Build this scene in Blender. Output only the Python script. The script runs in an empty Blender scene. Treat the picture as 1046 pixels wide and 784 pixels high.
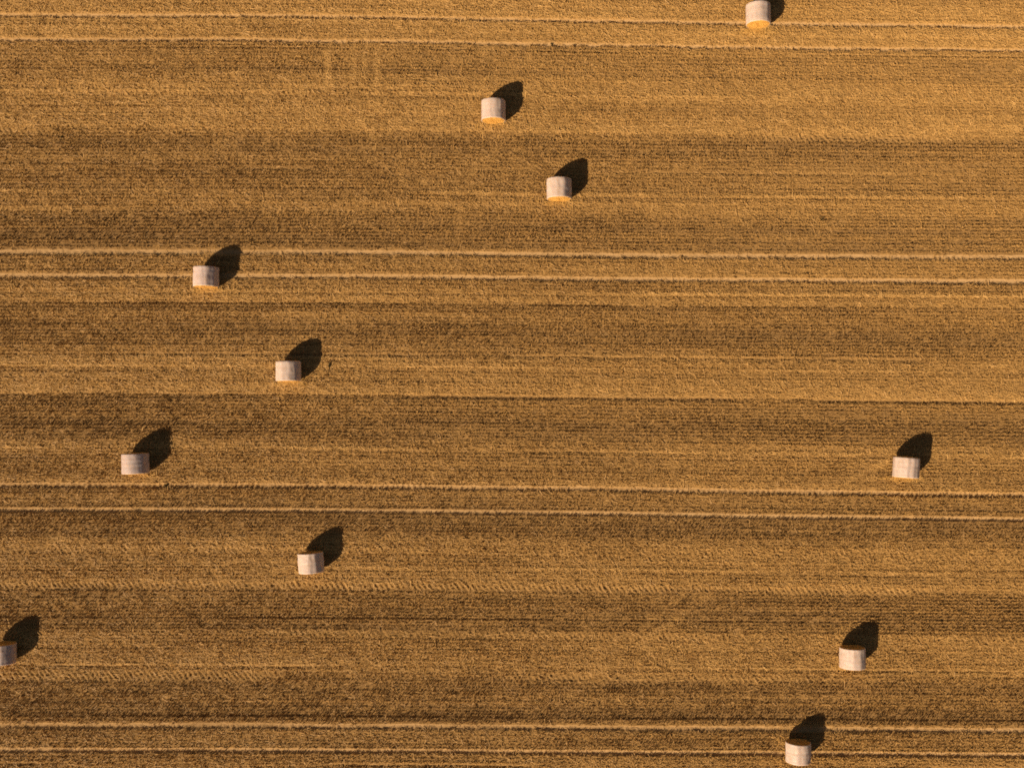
import bpy, bmesh, math, random
import numpy as np

rng = np.random.default_rng(11)
random.seed(11)
scene = bpy.context.scene
COL = scene.collection

# ------------------------------------------------------------------ survey
# The field was surveyed from the aerial view: a drone H metres up with a
# focal length of F units, leaning 1.8 degrees.  survey() turns a map
# reading (px, py) into a real ground point, chart() is its inverse.
W0, H0, F, H = 1046.0, 784.0, 1050.0, 62.7
TILT = math.atan2(33.0, F)
CT, ST = math.cos(TILT), math.sin(TILT)


def survey(px, py, z=0.0):
    u = (np.asarray(px, float) - W0 / 2) / F
    v = -(np.asarray(py, float) - H0 / 2) / F
    t = (H - z) / (CT - ST * v)
    return u * t, (CT * v + ST) * t


def chart(x, y, z=0.0):
    dz = np.asarray(z, float) - H
    yc = CT * y + ST * dz
    zc = -ST * y + CT * dz
    return W0 / 2 + F * x / -zc, H0 / 2 - F * yc / -zc


# the drilled rows wander a little across the field
KX = np.array([-150, 0, 260, 393, 523, 653, 786, 1046, 1200], float)
DEV = {32: [-5.4, -4.7, -3.9, -2.3, 0, 2.4, 4.0, 7.4, 9.0],
       271: [-2.6, -2.3, -1.9, -1.5, 0, 1.8, 2.2, 3.7, 4.2],
       510: [-3.2, -3.0, -2.5, -1.5, 0, 1.5, 4.2, 7.5, 9.0],
       754: [-2.0, -1.9, -1.6, -1.0, 0, 1.0, 1.3, 3.4, 4.0]}
FX = np.linspace(-150, 1200, 271)
FY = np.array(sorted(DEV), float)
TAB = []
for k in sorted(DEV):
    c = np.interp(FX, KX, DEV[k])
    ker = np.hanning(41); ker /= ker.sum()
    cp = np.concatenate([np.full(20, c[0]), c, np.full(20, c[-1])])
    TAB.append(np.convolve(cp, ker, 'valid'))
TAB = np.array(TAB)


def wander(px, py):
    px = np.clip(px, FX[0], FX[-1]); py = np.clip(py, FY[0], FY[-1])
    fx = (px - FX[0]) / (FX[1] - FX[0])
    ix = np.clip(fx.astype(int), 0, len(FX) - 2); tx = fx - ix
    iy = np.clip(np.searchsorted(FY, py) - 1, 0, len(FY) - 2)
    ty = (py - FY[iy]) / (FY[iy + 1] - FY[iy])
    a = TAB[iy, ix] * (1 - tx) + TAB[iy, ix + 1] * tx
    b = TAB[iy + 1, ix] * (1 - tx) + TAB[iy + 1, ix + 1] * tx
    return a * (1 - ty) + b * ty


ROW = 3.45          # spacing of the drilled rows


def fold(p):
    p = np.where(p < 0, p + 477.0, p)
    p = np.where(p > 784, p - 484.0, p)
    return np.clip(np.mod(p, 960.0), 0, 784)


# ------------------------------------------------------------------ noise
def vnoise(x, y, sx, sy, seed):
    r = np.random.default_rng(seed)
    N = 1024
    t = r.random((N, N)).astype(np.float32)
    u = np.asarray(x) / sx + 4096.37; v = np.asarray(y) / sy + 4096.71
    iu = np.floor(u).astype(int); iv = np.floor(v).astype(int)
    fu = u - iu; fv = v - iv
    fu = fu * fu * (3 - 2 * fu); fv = fv * fv * (3 - 2 * fv)
    a = t[iv % N, iu % N]; b = t[iv % N, (iu + 1) % N]
    c = t[(iv + 1) % N, iu % N]; d = t[(iv + 1) % N, (iu + 1) % N]
    return (a * (1 - fu) + b * fu) * (1 - fv) + (c * (1 - fu) + d * fu) * fv - 0.5


# ------------------------------------------------------------------ how the crop was cut
# straw cover across the drilled rows (0 bare dark stubble .. 1 thick pale chaff)
COVER = [(0, .6), (10, .6), (16, .66), (24, .66), (32, .74), (40, .6), (49, .40), (60, .4), (72, .36),
         (82, .5), (92, .62), (100, .55), (110, .52), (122, .68), (133, .7), (137, .42), (143, .25),
         (155, .28), (165, .36), (175, .46), (180, .34), (194, .32), (197.5, .58), (200, .42), (208, .56),
         (216, .5), (219, .2), (230, .24), (240, .2), (254, .15), (264, .42), (272, .40), (279, .36),
         (289, .36), (295, .42), (298, .6), (301, .5), (308, .6), (311, .28), (320, .36), (332, .30),
         (345, .2), (352, .3), (362, .48), (364, .38), (368, .62), (373, .54), (380, .5), (390, .54),
         (397, .74), (403, .66), (405.5, .2), (412, .32), (425, .26), (438, .12), (446, .3), (456, .42),
         (459, .62), (463, .4), (475, .43), (486, .46), (492, .6), (503, .3), (517, .28), (528, .1),
         (540, .12), (548, .3), (556, .56), (570, .52), (585, .5), (596, .64), (600, .35), (604, .2),
         (615, .25), (626, .25), (632, .13), (640, .22), (646, .5), (655, .5), (668, .52), (679, .58),
         (681, .34), (685, .55), (691, .5), (695, .25), (700, .2), (715, .26), (727, .14), (732, .08),
         (736, .26), (748, .35), (762, .35), (773, .4), (780, .5), (784, .45)]
CP = np.array([c[0] for c in COVER], float); CB = np.array([c[1] for c in COVER], float)
# wheel ruts of the sprayer: upper edge, lower edge, lugged?
RUTS = [(18.2, 22.6, 0, .9), (43.0, 46.8, 1, .95), (257.1, 261.7, 1, .8), (281.5, 286.0, 0, .95),
        (495.9, 500.6, 1, .7), (521.4, 525.5, 0, .85), (740.3, 745.2, 1, .7), (765.4, 769.8, 0, .95)]
# combine wheel marks with chevron lugs: centre, half width, strength, slant
LUGS = [(97, 4, .4, 1), (138, 4.5, .8, 1), (217, 3, .6, -1), (404, 2.5, .5, 1), (455, 5, .5, -1),
        (498, 3, .8, -1), (563, 6, .4, 1), (599.5, 4, 1.0, 1), (648, 5, .55, 1), (691.5, 5.5, .9, 1)]
# dry furrow slits: position, width
SLITS = [(52, .6), (175, .6), (311, .9), (364, .7), (405.4, 1.0), (461, .6), (584, .5), (632, .9), (682, .7),
         (731.5, .9), (782, 1.0)]
# thin pale lines of dropped chaff
PALE = [(96, 1.0), (197.8, 1.1), (298.3, .9), (375, .8), (459.4, 1.0), (580, .8), (680, .8)]
# places where wheels crossed the rows: (x0,y0,x1,y1,width,strength)
CROSS = [(333, 48, 335, 92, 3, .8), (361, 44, 360, 92, 2.5, .9), (373, 44, 372, 84, 2, .5), (386, 46, 384, 96, 2.5, .8),
         (432, 150, 433, 200, 3, .7), (408, 150, 410, 190, 2, .3), (540, 738, 726, 606, 4, .6),
         (596, 690, 700, 606, 3, .5), (500, 724, 640, 690, 4, .45), (880, 575, 960, 500, 4, .35), (866, 492, 911, 468, 2.5, .7), (120, 60, 60, 110, 3, .3)]


def strips(x, y):
    """what the harvest left at a ground point"""
    px, py = chart(x, y)
    p = fold(py - wander(px, py))
    yw = (py - wander(px, py)) / 16.7
    edge = p + vnoise(x, y, .55, .55, 3) * 1.6 + vnoise(x, y, 3.0, 3.0, 4) * 1.4
    cov = .42 + (np.interp(edge, CP, CB) - .42) * 1.08
    slow = vnoise(x, yw, 7.5, .9, 5) * .17 + vnoise(x, y, 1.3, .6, 6) * .15 + vnoise(x, y, 22, 4, 7) * .08
    cov = cov + slow
    streak = vnoise(x, yw, 26.0, .17, 8) + .7 * vnoise(x, yw, 12.0, .09, 9)
    cov = cov + streak * .28
    rut = np.zeros_like(p); lug = np.zeros_like(p); wall = np.zeros_like(p)
    dusty = np.zeros_like(p)
    for a, b, kind, bare in RUTS:
        q = p + vnoise(x, y, .35, .35, 20) * (.8 if kind else .35) + vnoise(x, y, 2.5, 2.5, 23) * .6
        m = np.clip((q - a) / .9 + .5, 0, 1) * np.clip((b - q) / .9 + .5, 0, 1)
        rut = np.maximum(rut, m)
        dusty = np.maximum(dusty, m * np.clip(bare + vnoise(x, y, .8, .4, 22) * .5, 0, 1))
        if kind:
            on = np.clip(vnoise(x, y, 1.6, 9, 21 + int(a)) * 4 + .6, 0, 1)
            low = np.clip((q - a) / (b - a), 0, 1)
            wob = vnoise(x, y, .9, 2, 25) * .5 + vnoise(x, y, .3, .3, 26) * .2
            lug = np.maximum(lug, m * on * low * (.5 + .5 * np.sin(2 * math.pi * (x + y * .4 + wob) / .38)))
    lugh = np.zeros_like(p); lugm = np.zeros_like(p)
    for c, w, s, sl in LUGS:
        m = np.clip(1.35 - np.abs(p - c) / w, 0, 1)
        on = np.clip(vnoise(x, y, 8.0, 30, 50 + int(c)) * 2.2 + .85, 0, 1) * s
        ph = 2 * math.pi * (x + sl * y * .75 + vnoise(x, y, 1.2, .6, 51) * .14) / .33
        lugh = lugh + m * on * np.sin(ph)
        lugm = np.maximum(lugm, m * on)
    slit = np.zeros_like(p)
    for c, w in SLITS:
        q = p + vnoise(x, y, 1.2, 5, 60) * .9
        on = np.clip(vnoise(x, y, 6.0, 50, 61 + int(c)) * 4 + .7, 0, 1)
        slit = np.maximum(slit, np.clip(1.6 - np.abs(q - c) / w, 0, 1) * on)
    pale = np.zeros_like(p)
    for c, w in PALE:
        q = p + vnoise(x, y, 1.6, 5, 70) * .8
        on = np.clip(vnoise(x, y, 7.0, 50, 71 + int(c)) * 4 + .7, 0, 1)
        pale = np.maximum(pale, np.clip(1.5 - np.abs(q - c) / w, 0, 1) * on)
    press = np.zeros_like(p)
    for x0, y0, x1, y1, w, s in CROSS:
        dx, dy = x1 - x0, y1 - y0; L = math.hypot(dx, dy)
        t = ((px - x0) * dx + (py - y0) * dy) / L
        d = np.abs((px - x0) * dy - (py - y0) * dx) / L
        on = np.clip(vnoise(x, y, 1.1, 1.1, 80) * 3 + .7, 0, 1)
        press = np.maximum(press, np.clip(1.5 - d / w, 0, 1) * np.clip(t / 6, 0, 1) * np.clip((L - t) / 6, 0, 1) * s * on)
    cov = np.clip(cov + pale * .35 + press * .38 - slit * .35, 0, 1)
    return dict(px=px, py=py, p=p, cov=cov, rut=rut, dusty=dusty, lug=lug, lugh=lugh, lugm=lugm, slit=slit, pale=pale, press=press)


def relief(x, y, s):
    z = vnoise(x, y, 7, 3, 30) * .05 + vnoise(x, y, .42, .30, 31) * .03 + vnoise(x, y, .17, .15, 32) * .024
    z = z + (s['cov'] - .4) * .05
    z = z * (1 - .8 * s['rut'])
    z = z - s['rut'] * .10 + s['lug'] * .06
    rowp = (s['py'] - wander(s['px'], s['py'])) / ROW
    z = z - (1 - s['rut']) * .018 * np.cos(2 * math.pi * rowp) * np.clip(vnoise(x, y, 9.0, 1.6, 33) * 2.2 + .35, 0, 1) * np.clip(1.1 - s['cov'], .2, 1)
    z = z + s['lugh'] * .05
    z = z - s['slit'] * .07 - s['press'] * .03
    return z


# ------------------------------------------------------------------ field sheet
def axis(lo, hi, step, far):
    core = np.arange(lo, hi + step / 2, step)
    g = step * np.cumsum(1.22 ** np.arange(1, 60)); g = g[g < far]
    return np.concatenate([lo - g[::-1], core, hi + g])


DX0, DX1, DY0, DY1 = -38.0, 38.0, -29.0, 33.0
ax = axis(DX0, DX1, .06, 3000); ay = axis(DY0, DY1, .055, 3000)
GX, GY = np.meshgrid(ax, ay)
GS = strips(np.clip(GX, -90, 90).ravel(), np.clip(GY, -80, 80).ravel())
inside = ((GX > -60) & (GX < 60) & (GY > -50) & (GY < 55)).ravel()
GZ = relief(GX.ravel(), GY.ravel(), GS) * inside
nx, ny = len(ax), len(ay)


def mesh_from(name, co, faces_idx, nper):
    me = bpy.data.meshes.new(name)
    nf = len(faces_idx) // nper
    me.vertices.add(len(co)); me.vertices.foreach_set('co', np.ascontiguousarray(co, dtype=np.float32).ravel())
    me.loops.add(len(faces_idx)); me.loops.foreach_set('vertex_index', np.ascontiguousarray(faces_idx, dtype=np.int32))
    me.polygons.add(nf)
    me.polygons.foreach_set('loop_start', np.arange(0, len(faces_idx), nper, dtype=np.int32))
    me.update(calc_edges=True)
    return me


def attr(me, name, dom, val):
    a = me.attributes.new(name, 'FLOAT', dom)
    a.data.foreach_set('value', np.ascontiguousarray(val, dtype=np.float32))


def link(name, me, mat=None, parent=None):
    o = bpy.data.objects.new(name, me); COL.objects.link(o)
    if mat:
        me.materials.append(mat)
    if parent:
        o.parent = parent
    return o


def tag(o, label=None, cat=None, group=None, kind=None):
    for k, v in (('label', label), ('category', cat), ('group', group), ('kind', kind)):
        if v:
            o[k] = v
    return o


# ------------------------------------------------------------------ materials
def new_mat(name):
    m = bpy.data.materials.new(name); m.use_nodes = True
    nt = m.node_tree; b = nt.nodes['Principled BSDF']
    return m, nt, b


def N(nt, kind, **kw):
    n = nt.nodes.new(kind)
    for k, v in kw.items():
        setattr(n, k, v)
    return n


def mixc(nt, fac, a, b, mode='MIX'):
    n = N(nt, 'ShaderNodeMix', data_type='RGBA', blend_type=mode)
    for s, v in ((n.inputs['Factor'], fac), (n.inputs['A'], a), (n.inputs['B'], b)):
        pass
    def put(sock, v):
        if hasattr(v, 'is_linked') or isinstance(v, bpy.types.NodeSocket):
            nt.links.new(v, sock)
        else:
            sock.default_value = v if not isinstance(v, tuple) else (*v, 1)
    put(n.inputs[0], fac); put(n.inputs[6], a); put(n.inputs[7], b)
    return n.outputs[2]


def math_n(nt, op, a, b=0.0, clamp=False):
    n = N(nt, 'ShaderNodeMath', operation=op, use_clamp=clamp)
    for i, v in enumerate((a, b)):
        if isinstance(v, bpy.types.NodeSocket):
            nt.links.new(v, n.inputs[i])
        else:
            n.inputs[i].default_value = v
    return n.outputs[0]


def noise_n(nt, scale, detail=3, vec=None, rough=.6):
    n = N(nt, 'ShaderNodeTexNoise'); n.inputs['Scale'].default_value = scale
    n.inputs['Detail'].default_value = detail; n.inputs['Roughness'].default_value = rough
    if vec is not None:
        nt.links.new(vec, n.inputs['Vector'])
    return n.outputs['Fac']


def attr_n(nt, name):
    n = N(nt, 'ShaderNodeAttribute', attribute_name=name)
    return n.outputs['Fac']


STRAW_DARK = (.285, .162, .052)
STRAW_MID = (.455, .264, .080)
STRAW_PALE = (.70, .43, .14)
DUST = (.53, .35, .165)

m_field, nt, b = new_mat('stubble_soil')
geo = N(nt, 'ShaderNodeNewGeometry').outputs['Position']
cov = attr_n(nt, 'straw_cover'); rut = attr_n(nt, 'bare_rut')
fine = noise_n(nt, 9.0, 4, geo); broad = noise_n(nt, 2.2, 3, geo)
mp = N(nt, 'ShaderNodeMapping'); mp.inputs['Scale'].default_value = (.5, 7.0, 1.0); nt.links.new(geo, mp.inputs[0])
rows = noise_n(nt, 1.0, 3, mp.outputs[0])
f = math_n(nt, 'ADD', math_n(nt, 'MULTIPLY', math_n(nt, 'SUBTRACT', fine, .5), 1.5), cov)
f = math_n(nt, 'ADD', f, math_n(nt, 'MULTIPLY', math_n(nt, 'SUBTRACT', rows, .5), .45))
f = math_n(nt, 'ADD', f, math_n(nt, 'MULTIPLY', math_n(nt, 'SUBTRACT', broad, .5), .35), True)
c = mixc(nt, f, (.215, .126, .047), (.48, .28, .088))
dust = mixc(nt, fine, (.40, .255, .11), DUST)
c = mixc(nt, rut, c, dust)
nt.links.new(c, b.inputs['Base Color']); b.inputs['Diffuse Roughness'].default_value = .4; b.inputs['Roughness'].default_value = .95
b.inputs['Specular IOR Level'].default_value = .15
bp = N(nt, 'ShaderNodeBump'); bp.inputs['Strength'].default_value = .6; bp.inputs['Distance'].default_value = .03
nt.links.new(noise_n(nt, 22, 4, geo), bp.inputs['Height']); nt.links.new(bp.outputs[0], b.inputs['Normal'])


def straw_mat(name, dark, mid, pale):
    m, nt, b = new_mat(name)
    t = attr_n(nt, 'straw_tone')
    r = N(nt, 'ShaderNodeValToRGB'); e = r.color_ramp.elements
    e[0].position = 0; e[0].color = (*dark, 1); e[1].position = 1; e[1].color = (*pale, 1)
    k = e.new(.5); k.color = (*mid, 1)
    nt.links.new(t, r.inputs[0]); nt.links.new(r.outputs[0], b.inputs['Base Color'])
    b.inputs['Diffuse Roughness'].default_value = .4; b.inputs['Roughness'].default_value = .6; b.inputs['Specular IOR Level'].default_value = .3
    return m


m_stub = straw_mat('cut_straw', STRAW_DARK, STRAW_MID, STRAW_PALE)
m_weed = straw_mat('dried_weed', (.03, .022, .008), (.07, .05, .015), (.15, .10, .03))

i0 = (np.arange(ny - 1)[:, None] * nx + np.arange(nx - 1)[None, :]).ravel()
quads = np.stack([i0, i0 + 1, i0 + nx + 1, i0 + nx], 1).ravel()
fm = mesh_from('field', np.stack([GX.ravel(), GY.ravel(), GZ], 1), quads, 4)
fm.polygons.foreach_set('use_smooth', np.ones(len(quads) // 4, dtype=bool))
attr(fm, 'straw_cover', 'POINT', GS['cov']); attr(fm, 'bare_rut', 'POINT', GS['dusty'])
field = tag(link('field', fm, m_field), kind='structure')


def ground(x, y):
    s = strips(x, y)
    return relief(x, y, s), s


# ------------------------------------------------------------------ bale survey: px, crest py, turn, length, diameter
BALES = [
    (774.6, 10.2, 0.0, 1.22, 1.47, 'pale netted bale on the upper wheel track, cut off by the top edge'),
    (504.0, 109.5, 0.0, 1.21, 1.46, 'pale netted straw bale above and left of its close neighbour, near the top centre'),
    (571.0, 190.3, 0.5, 1.20, 1.50, 'pale netted straw bale standing on a thin pale line, below the top centre bale'),
    (210.3, 281.3, -0.7, 1.18, 1.51, 'pale netted straw bale standing on the lower pale rut of a track, on the left'),
    (294.5, 378.5, 0.6, 1.18, 1.51, 'pale netted straw bale with a small dark tuft just right of its shadow'),
    (138.2, 473.8, 2.0, 1.19, 1.57, 'blotchy greyish netted bale just above a track, widest one, lower left'),
    (925.8, 477.8, -4.0, 1.20, 1.50, 'slightly turned pale bale alone at the right, just above a double wheel track'),
    (317.4, 576.0, 4.0, 1.18, 1.49, 'slightly turned pale bale in the lower left, below the very dark strip under a track'),
    (2.6, 669.8, 0.0, 1.16, 1.50, 'greyish bale cut in half by the left edge of the field view'),
    (871.1, 674.2, 0.0, 1.20, 1.49, 'pale bale with a brown shaded upper end, in the light strip at lower right'),
    (815.6, 771.8, -1.0, 1.16, 1.47, 'pale bale lying across the lowest wheel track, at the bottom edge'),
]
bales_xy = []
for px, py, *_ in BALES:
    _, yy = survey(px, py, 1.47)
    xx, _ = survey(px, py, .75)
    bales_xy.append((float(xx), float(yy)))

# ------------------------------------------------------------------ stubble (standing)
def clear_of_bales(x, y, r=.0):
    ok = np.ones(len(x), bool)
    for (bx, by), bb in zip(bales_xy, BALES):
        ok &= ~((np.abs(x - bx) < .42 + r) & (np.abs(y - by) < bb[3] / 2 - .02 + r))
    return ok


def ribbons(base, tip, side_b, side_t):
    v = np.stack([base - side_b, base + side_b, tip + side_t, tip - side_t], 1)
    return v.reshape(-1, 3)


def stubble_points(pitch_p, pitch_x):
    rowsp = np.arange(-110 + .5 * pitch_p, 900, pitch_p)
    n = int(1330 / pitch_x)
    pxs = np.linspace(-140, 1190, n)
    PX = (pxs[None, :] + rng.uniform(-.5, .5, (len(rowsp), n)) * pitch_x)
    PP = np.repeat(rowsp[:, None], n, 1) + rng.normal(0, .2, PX.shape)
    PX = PX.ravel(); PP = PP.ravel()
    PY = PP + wander(PX, PP)
    x, y = survey(PX, PY)
    k = (x > DX0 + .2) & (x < DX1 - .2) & (y > DY0 + .2) & (y < DY1 - .2)
    return x[k], y[k]


x, y = stubble_points(ROW, 1.1)
z, s = ground(x, y)
rowi = np.round((s['py'] - wander(s['px'], s['py'])) / ROW - .5)
rowv = vnoise(x, rowi + .5, 11.0, 1.0, 96)
s['rowv'] = rowv
thin = vnoise(x, y, .33, .26, 90) + .5 + rowv * .7
keep = (s['rut'] < .35) & (rng.random(len(x)) < np.clip(.55 + .7 * thin - .35 * s['cov'] - s['press'] * .5, .08, 1))
keep &= (s['slit'] < .55) & (s['lugm'] * rng.uniform(.6, 1.3, len(x)) < .4) & clear_of_bales(x, y)
x, y, z = x[keep], y[keep], z[keep]; s = {k: v[keep] for k, v in s.items()}
base, tip, sb, st, tone = [], [], [], [], []
for rep in range(3):
    n = len(x)
    a = rng.uniform(0, math.pi, n)
    h = (.042 + .068 * (1 - s['cov']) + rng.normal(0, .022, n)) * (1 - .55 * s['press'])
    rowv = s['rowv']
    h = np.clip(h * (1 + rowv * .35) * (.85 + .5 * (vnoise(x, y, .5, .4, 91) + .5)), .04, .26)
    pass_dir = np.where(np.mod(s['p'], 190) < 95, 1.0, -1.0)
    lean_x = pass_dir * .22 + rng.normal(0, .28, n); lean_y = rng.normal(0, .25, n)
    w = rng.uniform(.009, .018, n)
    ox = rng.normal(0, .032, n); oy = rng.normal(0, .026, n)
    B = np.stack([x + ox, y + oy, z - .015], 1)
    T = B + np.stack([lean_x * h, lean_y * h, h + .015], 1)
    S = np.stack([np.cos(a), np.sin(a), np.zeros(n)], 1) * w[:, None]
    base.append(B); tip.append(T); sb.append(S); st.append(S * 1.25)
    tone.append(np.clip(.08 + s['cov'] * .72 + rng.normal(0, .06, n) + vnoise(x, y, .45, .3, 92) * .17 + rowv * .26, 0, 1))
V = ribbons(np.concatenate(base), np.concatenate(tip), np.concatenate(sb), np.concatenate(st))
sm = mesh_from('stubble', V, np.arange(len(V)), 4)
attr(sm, 'straw_tone', 'FACE', np.concatenate(tone))
tag(link('stubble', sm, m_stub), 'short standing golden stubble in drilled rows across the field', 'stubble', kind='stuff')
print('stubble quads', len(V) // 4)

# ------------------------------------------------------------------ loose straw lying on the stubble
n = 1300000
x = rng.uniform(DX0 + .4, DX1 - .4, n); y = rng.uniform(DY0 + .4, DY1 - .4, n)
z, s = ground(x, y)
clump = vnoise(x, y, .38, .30, 95) + .5
keep = rng.random(n) < np.clip((.10 + .95 * s['cov'] ** 1.4) * (.6 + .8 * clump) + .3 * s['pale'] + .5 * np.clip(s['lugh'], 0, 1) + .35 * s['press'], 0, 1) * (1 - .9 * np.clip(-s['lugh'] * 1.3, 0, 1)) * (1 - .45 * np.clip(s['lugm'], 0, 1)) * (1 - .93 * s['rut']) * (1 - .6 * s['slit'])
keep &= clear_of_bales(x, y, -.02)
clump = clump[keep]
x, y, z = x[keep], y[keep], z[keep]; s = {k: v[keep] for k, v in s.items()}
n = len(x)
ang = np.where(rng.random(n) < .42, rng.normal(0, .3, n), rng.uniform(0, math.pi, n))
L = rng.uniform(.07, .22, n); wd = rng.uniform(.007, .015, n)
lift = rng.uniform(.005, .055, n) * (.5 + .8 * s['cov']) + .01 + .03 * np.clip(s['lugh'], 0, 1)
pitch = rng.normal(0, .15, n)
d = np.stack([np.cos(ang) * np.cos(pitch), np.sin(ang) * np.cos(pitch), np.sin(pitch)], 1)
roll = rng.normal(0, .5, n)
sd = np.stack([-np.sin(ang) * np.cos(roll), np.cos(ang) * np.cos(roll), np.sin(roll)], 1) * wd[:, None]
Cn = np.stack([x, y, z + lift], 1)
V = ribbons(Cn - d * L[:, None], Cn + d * L[:, None], sd, sd)
lm = mesh_from('loose_straw', V, np.arange(len(V)), 4)
attr(lm, 'straw_tone', 'FACE', np.clip(.20 + s['cov'] * .62 + rng.normal(0, .09, n) + (clump - .5) * .18 + .15 * np.clip(s['lugh'], 0, 1), 0, 1))
tag(link('loose_straw', lm, m_stub), 'loose cut straw and chaff scattered in strips over the stubble', 'straw', kind='stuff')
print('loose quads', len(V) // 4)

# ------------------------------------------------------------------ round bales
m_net, nt, b = new_mat('bale_net')
oc = N(nt, 'ShaderNodeTexCoord').outputs['Object']
rnd = N(nt, 'ShaderNodeObjectInfo').outputs['Random']
off = N(nt, 'ShaderNodeCombineXYZ'); nt.links.new(math_n(nt, 'MULTIPLY', rnd, 37.0), off.inputs[0])
nt.links.new(math_n(nt, 'MULTIPLY', rnd, 11.0), off.inputs[2])
va = N(nt, 'ShaderNodeVectorMath', operation='ADD'); nt.links.new(oc, va.inputs[0]); nt.links.new(off.outputs[0], va.inputs[1])
mp = N(nt, 'ShaderNodeMapping'); mp.inputs['Scale'].default_value = (1.0, 9.0, 1.0); nt.links.new(va.outputs[0], mp.inputs[0])
bands = noise_n(nt, 1.6, 3, mp.outputs[0])
mp2 = N(nt, 'ShaderNodeMapping'); mp2.inputs['Scale'].default_value = (3.0, .5, 3.0); nt.links.new(va.outputs[0], mp2.inputs[0])
panel = noise_n(nt, 1.3, 2, mp2.outputs[0]); blot = noise_n(nt, 3.5, 4, va.outputs[0])
c = mixc(nt, panel, (.47, .37, .31), (.59, .475, .405))
oi = N(nt, 'ShaderNodeObjectInfo').outputs['Color']
c = mixc(nt, 1.0, c, oi, 'MULTIPLY')
f = math_n(nt, 'MULTIPLY', math_n(nt, 'SUBTRACT', math_n(nt, 'ADD', bands, math_n(nt, 'MULTIPLY', blot, 1.0)), .92), 2.2, True)
c = mixc(nt, math_n(nt, 'MULTIPLY', f, .5), c, (.46, .29, .15))
nt.links.new(c, b.inputs['Base Color']); b.inputs['Roughness'].default_value = .5
b.inputs['Specular IOR Level'].default_value = .4
b.inputs['Subsurface Weight'].default_value = .7; b.inputs['Subsurface Radius'].default_value = (1.0, .7, .5)
b.inputs['Subsurface Scale'].default_value = .22
bp = N(nt, 'ShaderNodeBump'); bp.inputs['Strength'].default_value = .5; bp.inputs['Distance'].default_value = .03
nt.links.new(math_n(nt, 'ADD', panel, math_n(nt, 'MULTIPLY', blot, .8)), bp.inputs['Height']); nt.links.new(bp.outputs[0], b.inputs['Normal'])

m_end, nt, b = new_mat('bale_end_straw')
oc = N(nt, 'ShaderNodeTexCoord').outputs['Object']
mp = N(nt, 'ShaderNodeMapping'); mp.inputs['Scale'].default_value = (1, .01, 1); nt.links.new(oc, mp.inputs[0])
ln = N(nt, 'ShaderNodeVectorMath', operation='LENGTH'); nt.links.new(mp.outputs[0], ln.inputs[0])
ringf = math_n(nt, 'SINE', math_n(nt, 'MULTIPLY', ln.outputs['Value'], 70.0))
g = noise_n(nt, 26, 4, oc)
f = math_n(nt, 'ADD', math_n(nt, 'MULTIPLY', ringf, .14), g, True)
c = mixc(nt, f, (.34, .16, .022), (.88, .49, .10))
nt.links.new(c, b.inputs['Base Color']); b.inputs['Roughness'].default_value = .8
bp = N(nt, 'ShaderNodeBump'); bp.inputs['Strength'].default_value = .8; bp.inputs['Distance'].default_value = .03
nt.links.new(f, bp.inputs['Height']); nt.links.new(bp.outputs[0], b.inputs['Normal'])


def side_mesh(L, R, seed):
    r = np.random.default_rng(seed)
    na, nl = 120, 22
    prof = [(-L / 2 + .004, R - .034), (-L / 2 + .001, R - .022), (-L / 2 + .007, R - .010), (-L / 2 + .03, R - .003)]
    prof += [(t, R) for t in np.linspace(-L / 2 + .07, L / 2 - .07, nl)]
    prof += [(-a, q) for a, q in prof[3::-1]]
    prof = np.array(prof)
    th = np.linspace(0, 2 * math.pi, na, endpoint=False)
    flat = sum(r.normal(0, .0035) * np.cos(k * th + r.uniform(0, 6.28)) for k in range(2, 14))
    T, Y = np.meshgrid(th, prof[:, 0]); Rr = np.repeat(prof[:, 1][:, None], na, 1)
    lump = vnoise(T * 1.0 + seed * 7, Y, .22, .26, 200 + seed) * .022 + vnoise(Y * 1.0, T * 0 + seed, .13, 1, 300 + seed) * .018
    Rr = Rr + flat[None, :] + lump
    X = np.sin(T) * Rr; Z = np.cos(T) * Rr * .985 + R
    low = R * .10
    Z = np.where(Z < low, low - (low - Z) * .35, Z) - low * .6
    X = X * (1 + .025 * np.clip(1 - Z / R, 0, 1))
    co = np.stack([X, Y, Z], 2).reshape(-1, 3)
    m = len(prof)
    i = np.arange(m - 1)[:, None] * na + np.arange(na)[None, :]
    j = np.arange(m - 1)[:, None] * na + (np.arange(na)[None, :] + 1) % na
    q = np.stack([i, j, j + na, i + na], 2).reshape(-1)
    me = mesh_from('net_wrap', co, q, 4)
    me.polygons.foreach_set('use_smooth', np.ones(len(q) // 4, dtype=bool))
    return me, co.reshape(m, na, 3)


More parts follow.
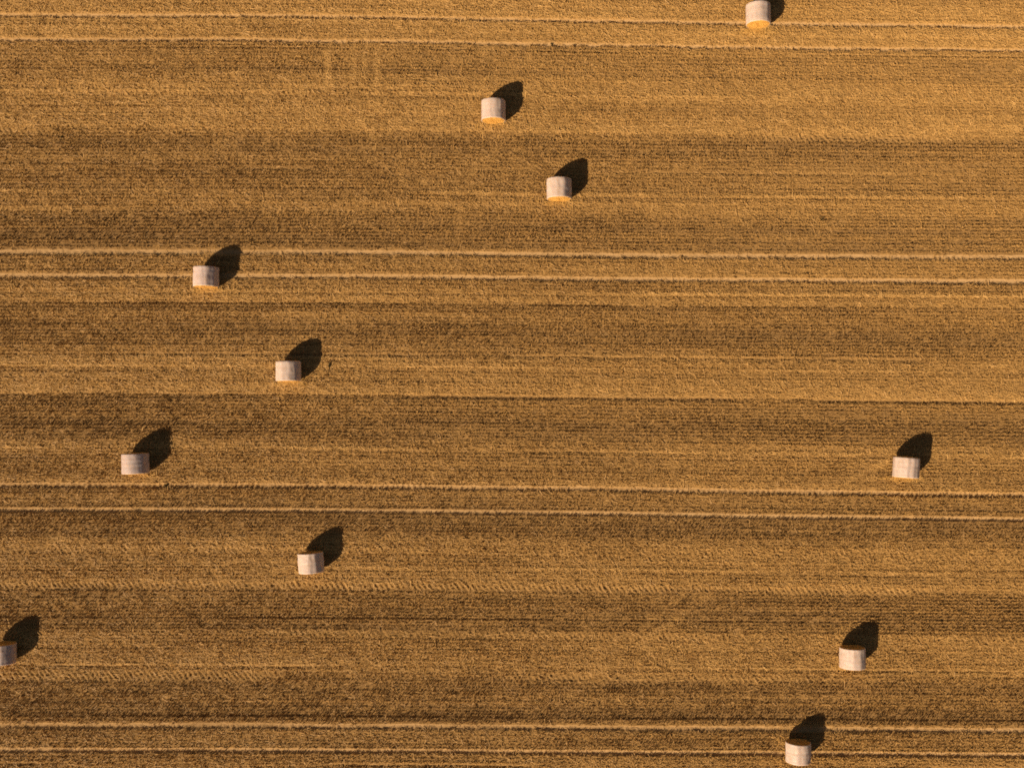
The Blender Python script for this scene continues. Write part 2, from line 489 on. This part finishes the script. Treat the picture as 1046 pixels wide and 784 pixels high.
def end_mesh(ring, sgn, seed):
    """rough straw end: a dished spiral face plus bristling straws"""
    r = np.random.default_rng(seed)
    na = len(ring); cen = ring.mean(0)
    rad = np.linspace(1.0, .04, 22)
    rows = []
    for k, t in enumerate(rad):
        p = cen + (ring - cen) * t
        bump = r.normal(0, .012, na) + .016 * math.sin(t * 34) + .035 * (1 - t * t)
        if k == 0:
            bump = bump * 0 - .004
        p = p.copy(); p[:, 1] += sgn * (bump - .004)
        rows.append(p)
    co = np.concatenate(rows + [cen[None, :] + np.array([[0, sgn * .03, 0]])])
    m = len(rad)
    i = np.arange(m - 1)[:, None] * na + np.arange(na)[None, :]
    j = np.arange(m - 1)[:, None] * na + (np.arange(na)[None, :] + 1) % na
    q = np.stack([i, j, j + na, i + na], 2) if sgn > 0 else np.stack([j, i, i + na, j + na], 2)
    q = q.reshape(-1, 4)
    last = (m - 1) * na + np.arange(na); c0 = np.full(na, m * na)
    nxt = (m - 1) * na + (np.arange(na) + 1) % na
    capq = np.stack([last, nxt, c0], 1)
    # bristles
    nb = 520
    tt = np.sqrt(r.random(nb)) * .97; kk = r.integers(0, na, nb)
    P = cen + (ring[kk] - cen) * tt[:, None]
    a = r.uniform(0, 6.28, nb); Lb = r.uniform(.05, .13, nb)
    out = r.uniform(.15, .75, nb)
    D = np.stack([np.cos(a), sgn * out, np.sin(a)], 1); D /= np.linalg.norm(D, axis=1)[:, None]
    Sd = np.stack([-np.sin(a), np.zeros(nb), np.cos(a)], 1) * .006
    P[:, 1] += sgn * .03 * (1 - tt * tt)
    bv = ribbons(P, P + D * Lb[:, None], Sd, Sd * .6)
    bv[:, 2] = np.maximum(bv[:, 2], .0)
    bm = bmesh.new()
    vs = [bm.verts.new(v) for v in np.concatenate([co, bv])]
    for f4 in q: bm.faces.new([vs[k] for k in f4])
    for f3 in capq: bm.faces.new([vs[k] for k in f3])
    o0 = len(co)
    for k in range(nb): bm.faces.new([vs[o0 + 4 * k + e] for e in range(4)])
    me = bpy.data.meshes.new('straw_end'); bm.to_mesh(me); bm.free()
    return me


proto = None
for i, (px, py, turn, L, D, label) in enumerate(BALES):
    bx, by = bales_xy[i]
    wrap, rings = side_mesh(L, D / 2, i + 1)
    meshes = [wrap, end_mesh(rings[0], -1, 40 + i), end_mesh(rings[-1], 1, 70 + i)]
    for me, mt in zip(meshes, (m_net, m_end, m_end)):
        me.materials.append(mt)
    if proto is None:
        root = bpy.data.objects.new('straw_bale', None); COL.objects.link(root)
        root.empty_display_size = .3
        kids = [bpy.data.objects.new(nm, me) for nm, me in zip(('net_wrap', 'straw_end', 'straw_end'), meshes)]
        for k in kids:
            COL.objects.link(k); k.parent = root
        proto = (root, kids)
    else:
        root = proto[0].copy(); COL.objects.link(root)
        for ch, me in zip(proto[1], meshes):
            c2 = ch.copy(); c2.data = me; COL.objects.link(c2); c2.parent = root
    gz, _ = ground(np.array([bx - .3, bx, bx + .3]), np.array([by, by, by]))
    shade = {5: (.84, .85, .91), 8: (.76, .78, .85), 3: (.95, .95, 1.0)}.get(i, (1, 1, 1))
    for ch in root.children if i else proto[1]:
        ch.color = (*shade, 1)
    root.location = (bx, by, float(gz.mean()) + .015)
    root.rotation_euler = (0, 0, math.radians(turn))
    tag(root, label, 'straw bale', 'round straw bales left across the stubble field')

# straw litter shed at the bale ends
px_, py_, tn_ = [], [], []
for bi, ((bx, by), bb) in enumerate(zip(bales_xy, BALES)):
    nn = {0: 240, 3: 130, 4: 130, 6: 160}.get(bi, 60)
    px_.append(bx + rng.normal(0, .55, nn)); py_.append(by - bb[3] / 2 - np.abs(rng.normal(0, .22 if bi == 0 else .12, nn)) - .02)
    px_.append(bx + rng.normal(0, .8, 60)); py_.append(by + rng.normal(0, .9, 60))
x = np.concatenate(px_); y = np.concatenate(py_)
k = clear_of_bales(x, y, .05); x, y = x[k], y[k]
z, s = ground(x, y); n = len(x)
ang = rng.uniform(0, math.pi, n); pitch = rng.normal(0, .2, n); L = rng.uniform(.07, .18, n)
d = np.stack([np.cos(ang), np.sin(ang), np.sin(pitch)], 1); sd = np.stack([-np.sin(ang), np.cos(ang), 0 * ang], 1) * .012
Cn = np.stack([x, y, z + rng.uniform(.05, .13, n)], 1)
V = ribbons(Cn - d * L[:, None], Cn + d * L[:, None], sd, sd)
lt = mesh_from('straw_litter', V, np.arange(len(V)), 4)
m_lit = straw_mat('fresh_straw', (.45, .25, .06), (.60, .35, .09), (.72, .44, .14))
attr(lt, 'straw_tone', 'FACE', rng.random(n))
tag(link('straw_litter', lt, m_lit), 'bright fresh straw litter spilled around the ends of the bales', 'straw', kind='stuff')

# ------------------------------------------------------------------ odd tufts that stand out
def tuft(px, py, h, spread, nl, mat, name, label, cat, seed, tone=(.0, 1.0), squash=1.0):
    r = np.random.default_rng(seed)
    cx, cy = survey(px, py); cx, cy = float(cx), float(cy)
    gz, _ = ground(np.array([cx]), np.array([cy]))
    a = r.uniform(0, 6.28, nl); out = r.uniform(.05, 1, nl) * spread
    B = np.stack([r.normal(0, spread * .3, nl), r.normal(0, spread * .3 * squash, nl), np.zeros(nl)], 1)
    T = B + np.stack([np.cos(a) * out, np.sin(a) * out * squash, h * r.uniform(.5, 1, nl)], 1)
    M = (B + T) / 2 + np.array([0, 0, .18 * h])
    S = np.stack([-np.sin(a), np.cos(a), np.zeros(nl)], 1) * r.uniform(.012, .026, nl)[:, None]
    v = np.concatenate([ribbons(B, M, S * .7, S), ribbons(M, T, S, S * .25)])
    me = mesh_from(name, v, np.arange(len(v)), 4)
    attr(me, 'straw_tone', 'FACE', r.uniform(*tone, len(v) // 4))
    o = link(name, me, mat); o.location = (cx, cy, float(gz[0]) - .01)
    return tag(o, label, cat)


tuft(336.6, 373.5, .24, .06, 60, m_weed, 'weed_tuft', 'dark upright dried weed tuft just right of a bale shadow', 'weed', 1, squash=3.0)
tuft(564, 44.5, .12, .12, 34, m_weed, 'weed_tuft', 'dark dried weed tuft sitting on the upper pale track line', 'weed', 2)
tuft(169.5, 495, .2, .15, 60, m_weed, 'weed_tuft', 'dark weed tuft breaking the pale rut right of the blotchy bale', 'weed', 3)
tuft(839, 224.5, .15, .1, 40, m_weed, 'weed_tuft', 'small dried weed tuft alone in the stubble, upper right', 'weed', 4)
tuft(63.2, 140.5, .16, .08, 40, m_weed, 'weed_tuft', 'tiny dark weed tuft in the dark strip edge, upper left', 'weed', 5)

# ------------------------------------------------------------------ light
SUN_EL = math.radians(33.6)
SUN_AZ = math.atan2(-1.14, -1.10)       # from +Y, clockwise
sd = bpy.data.lights.new('sun', 'SUN'); sd.energy = 5.0; sd.angle = math.radians(.5); sd.color = (1.0, .79, .57)
so = bpy.data.objects.new('sun', sd); COL.objects.link(so)
so.location = (-40, -33, 40)
so.rotation_euler = (math.pi / 2 - SUN_EL, 0, math.pi - SUN_AZ)
w = bpy.data.worlds.new('World'); scene.world = w; w.use_nodes = True
wt = w.node_tree; sky = wt.nodes.new('ShaderNodeTexSky'); sky.sky_type = 'NISHITA'; sky.sun_disc = False
sky.sun_elevation = SUN_EL; sky.sun_rotation = SUN_AZ; sky.altitude = 200; sky.dust_density = 1.5
wm = wt.nodes.new('ShaderNodeMix'); wm.data_type = 'RGBA'; wm.blend_type = 'MULTIPLY'; wm.inputs[0].default_value = 1.0
wm.inputs[7].default_value = (.8, .64, .53, 1)      # warm white-balance tint on the sky, also dims its fill to deepen shadows
wt.links.new(sky.outputs[0], wm.inputs[6]); wt.links.new(wm.outputs[2], wt.nodes['Background'].inputs[0]); wt.nodes['Background'].inputs[1].default_value = .05

# ------------------------------------------------------------------ camera
cd = bpy.data.cameras.new('camera'); cd.sensor_width = 36; cd.lens = 36 * F / W0; cd.clip_end = 9000; cd.clip_start = .5
co = bpy.data.objects.new('camera', cd); COL.objects.link(co)
co.location = (0, 0, H); co.rotation_euler = (TILT, 0, 0)
scene.camera = co

scene.render.engine = 'CYCLES'
scene.cycles.max_bounces = 5; scene.cycles.diffuse_bounces = 2; scene.cycles.glossy_bounces = 2
scene.cycles.use_denoising = False
scene.cycles.pixel_filter_type = 'BLACKMAN_HARRIS'; scene.cycles.filter_width = 1.75
vs = scene.view_settings
scene.display_settings.display_device = 'sRGB'
vs.view_transform = 'Standard'; vs.look = 'None'; vs.exposure = 0.56; vs.gamma = 1.0; vs.use_curve_mapping = False
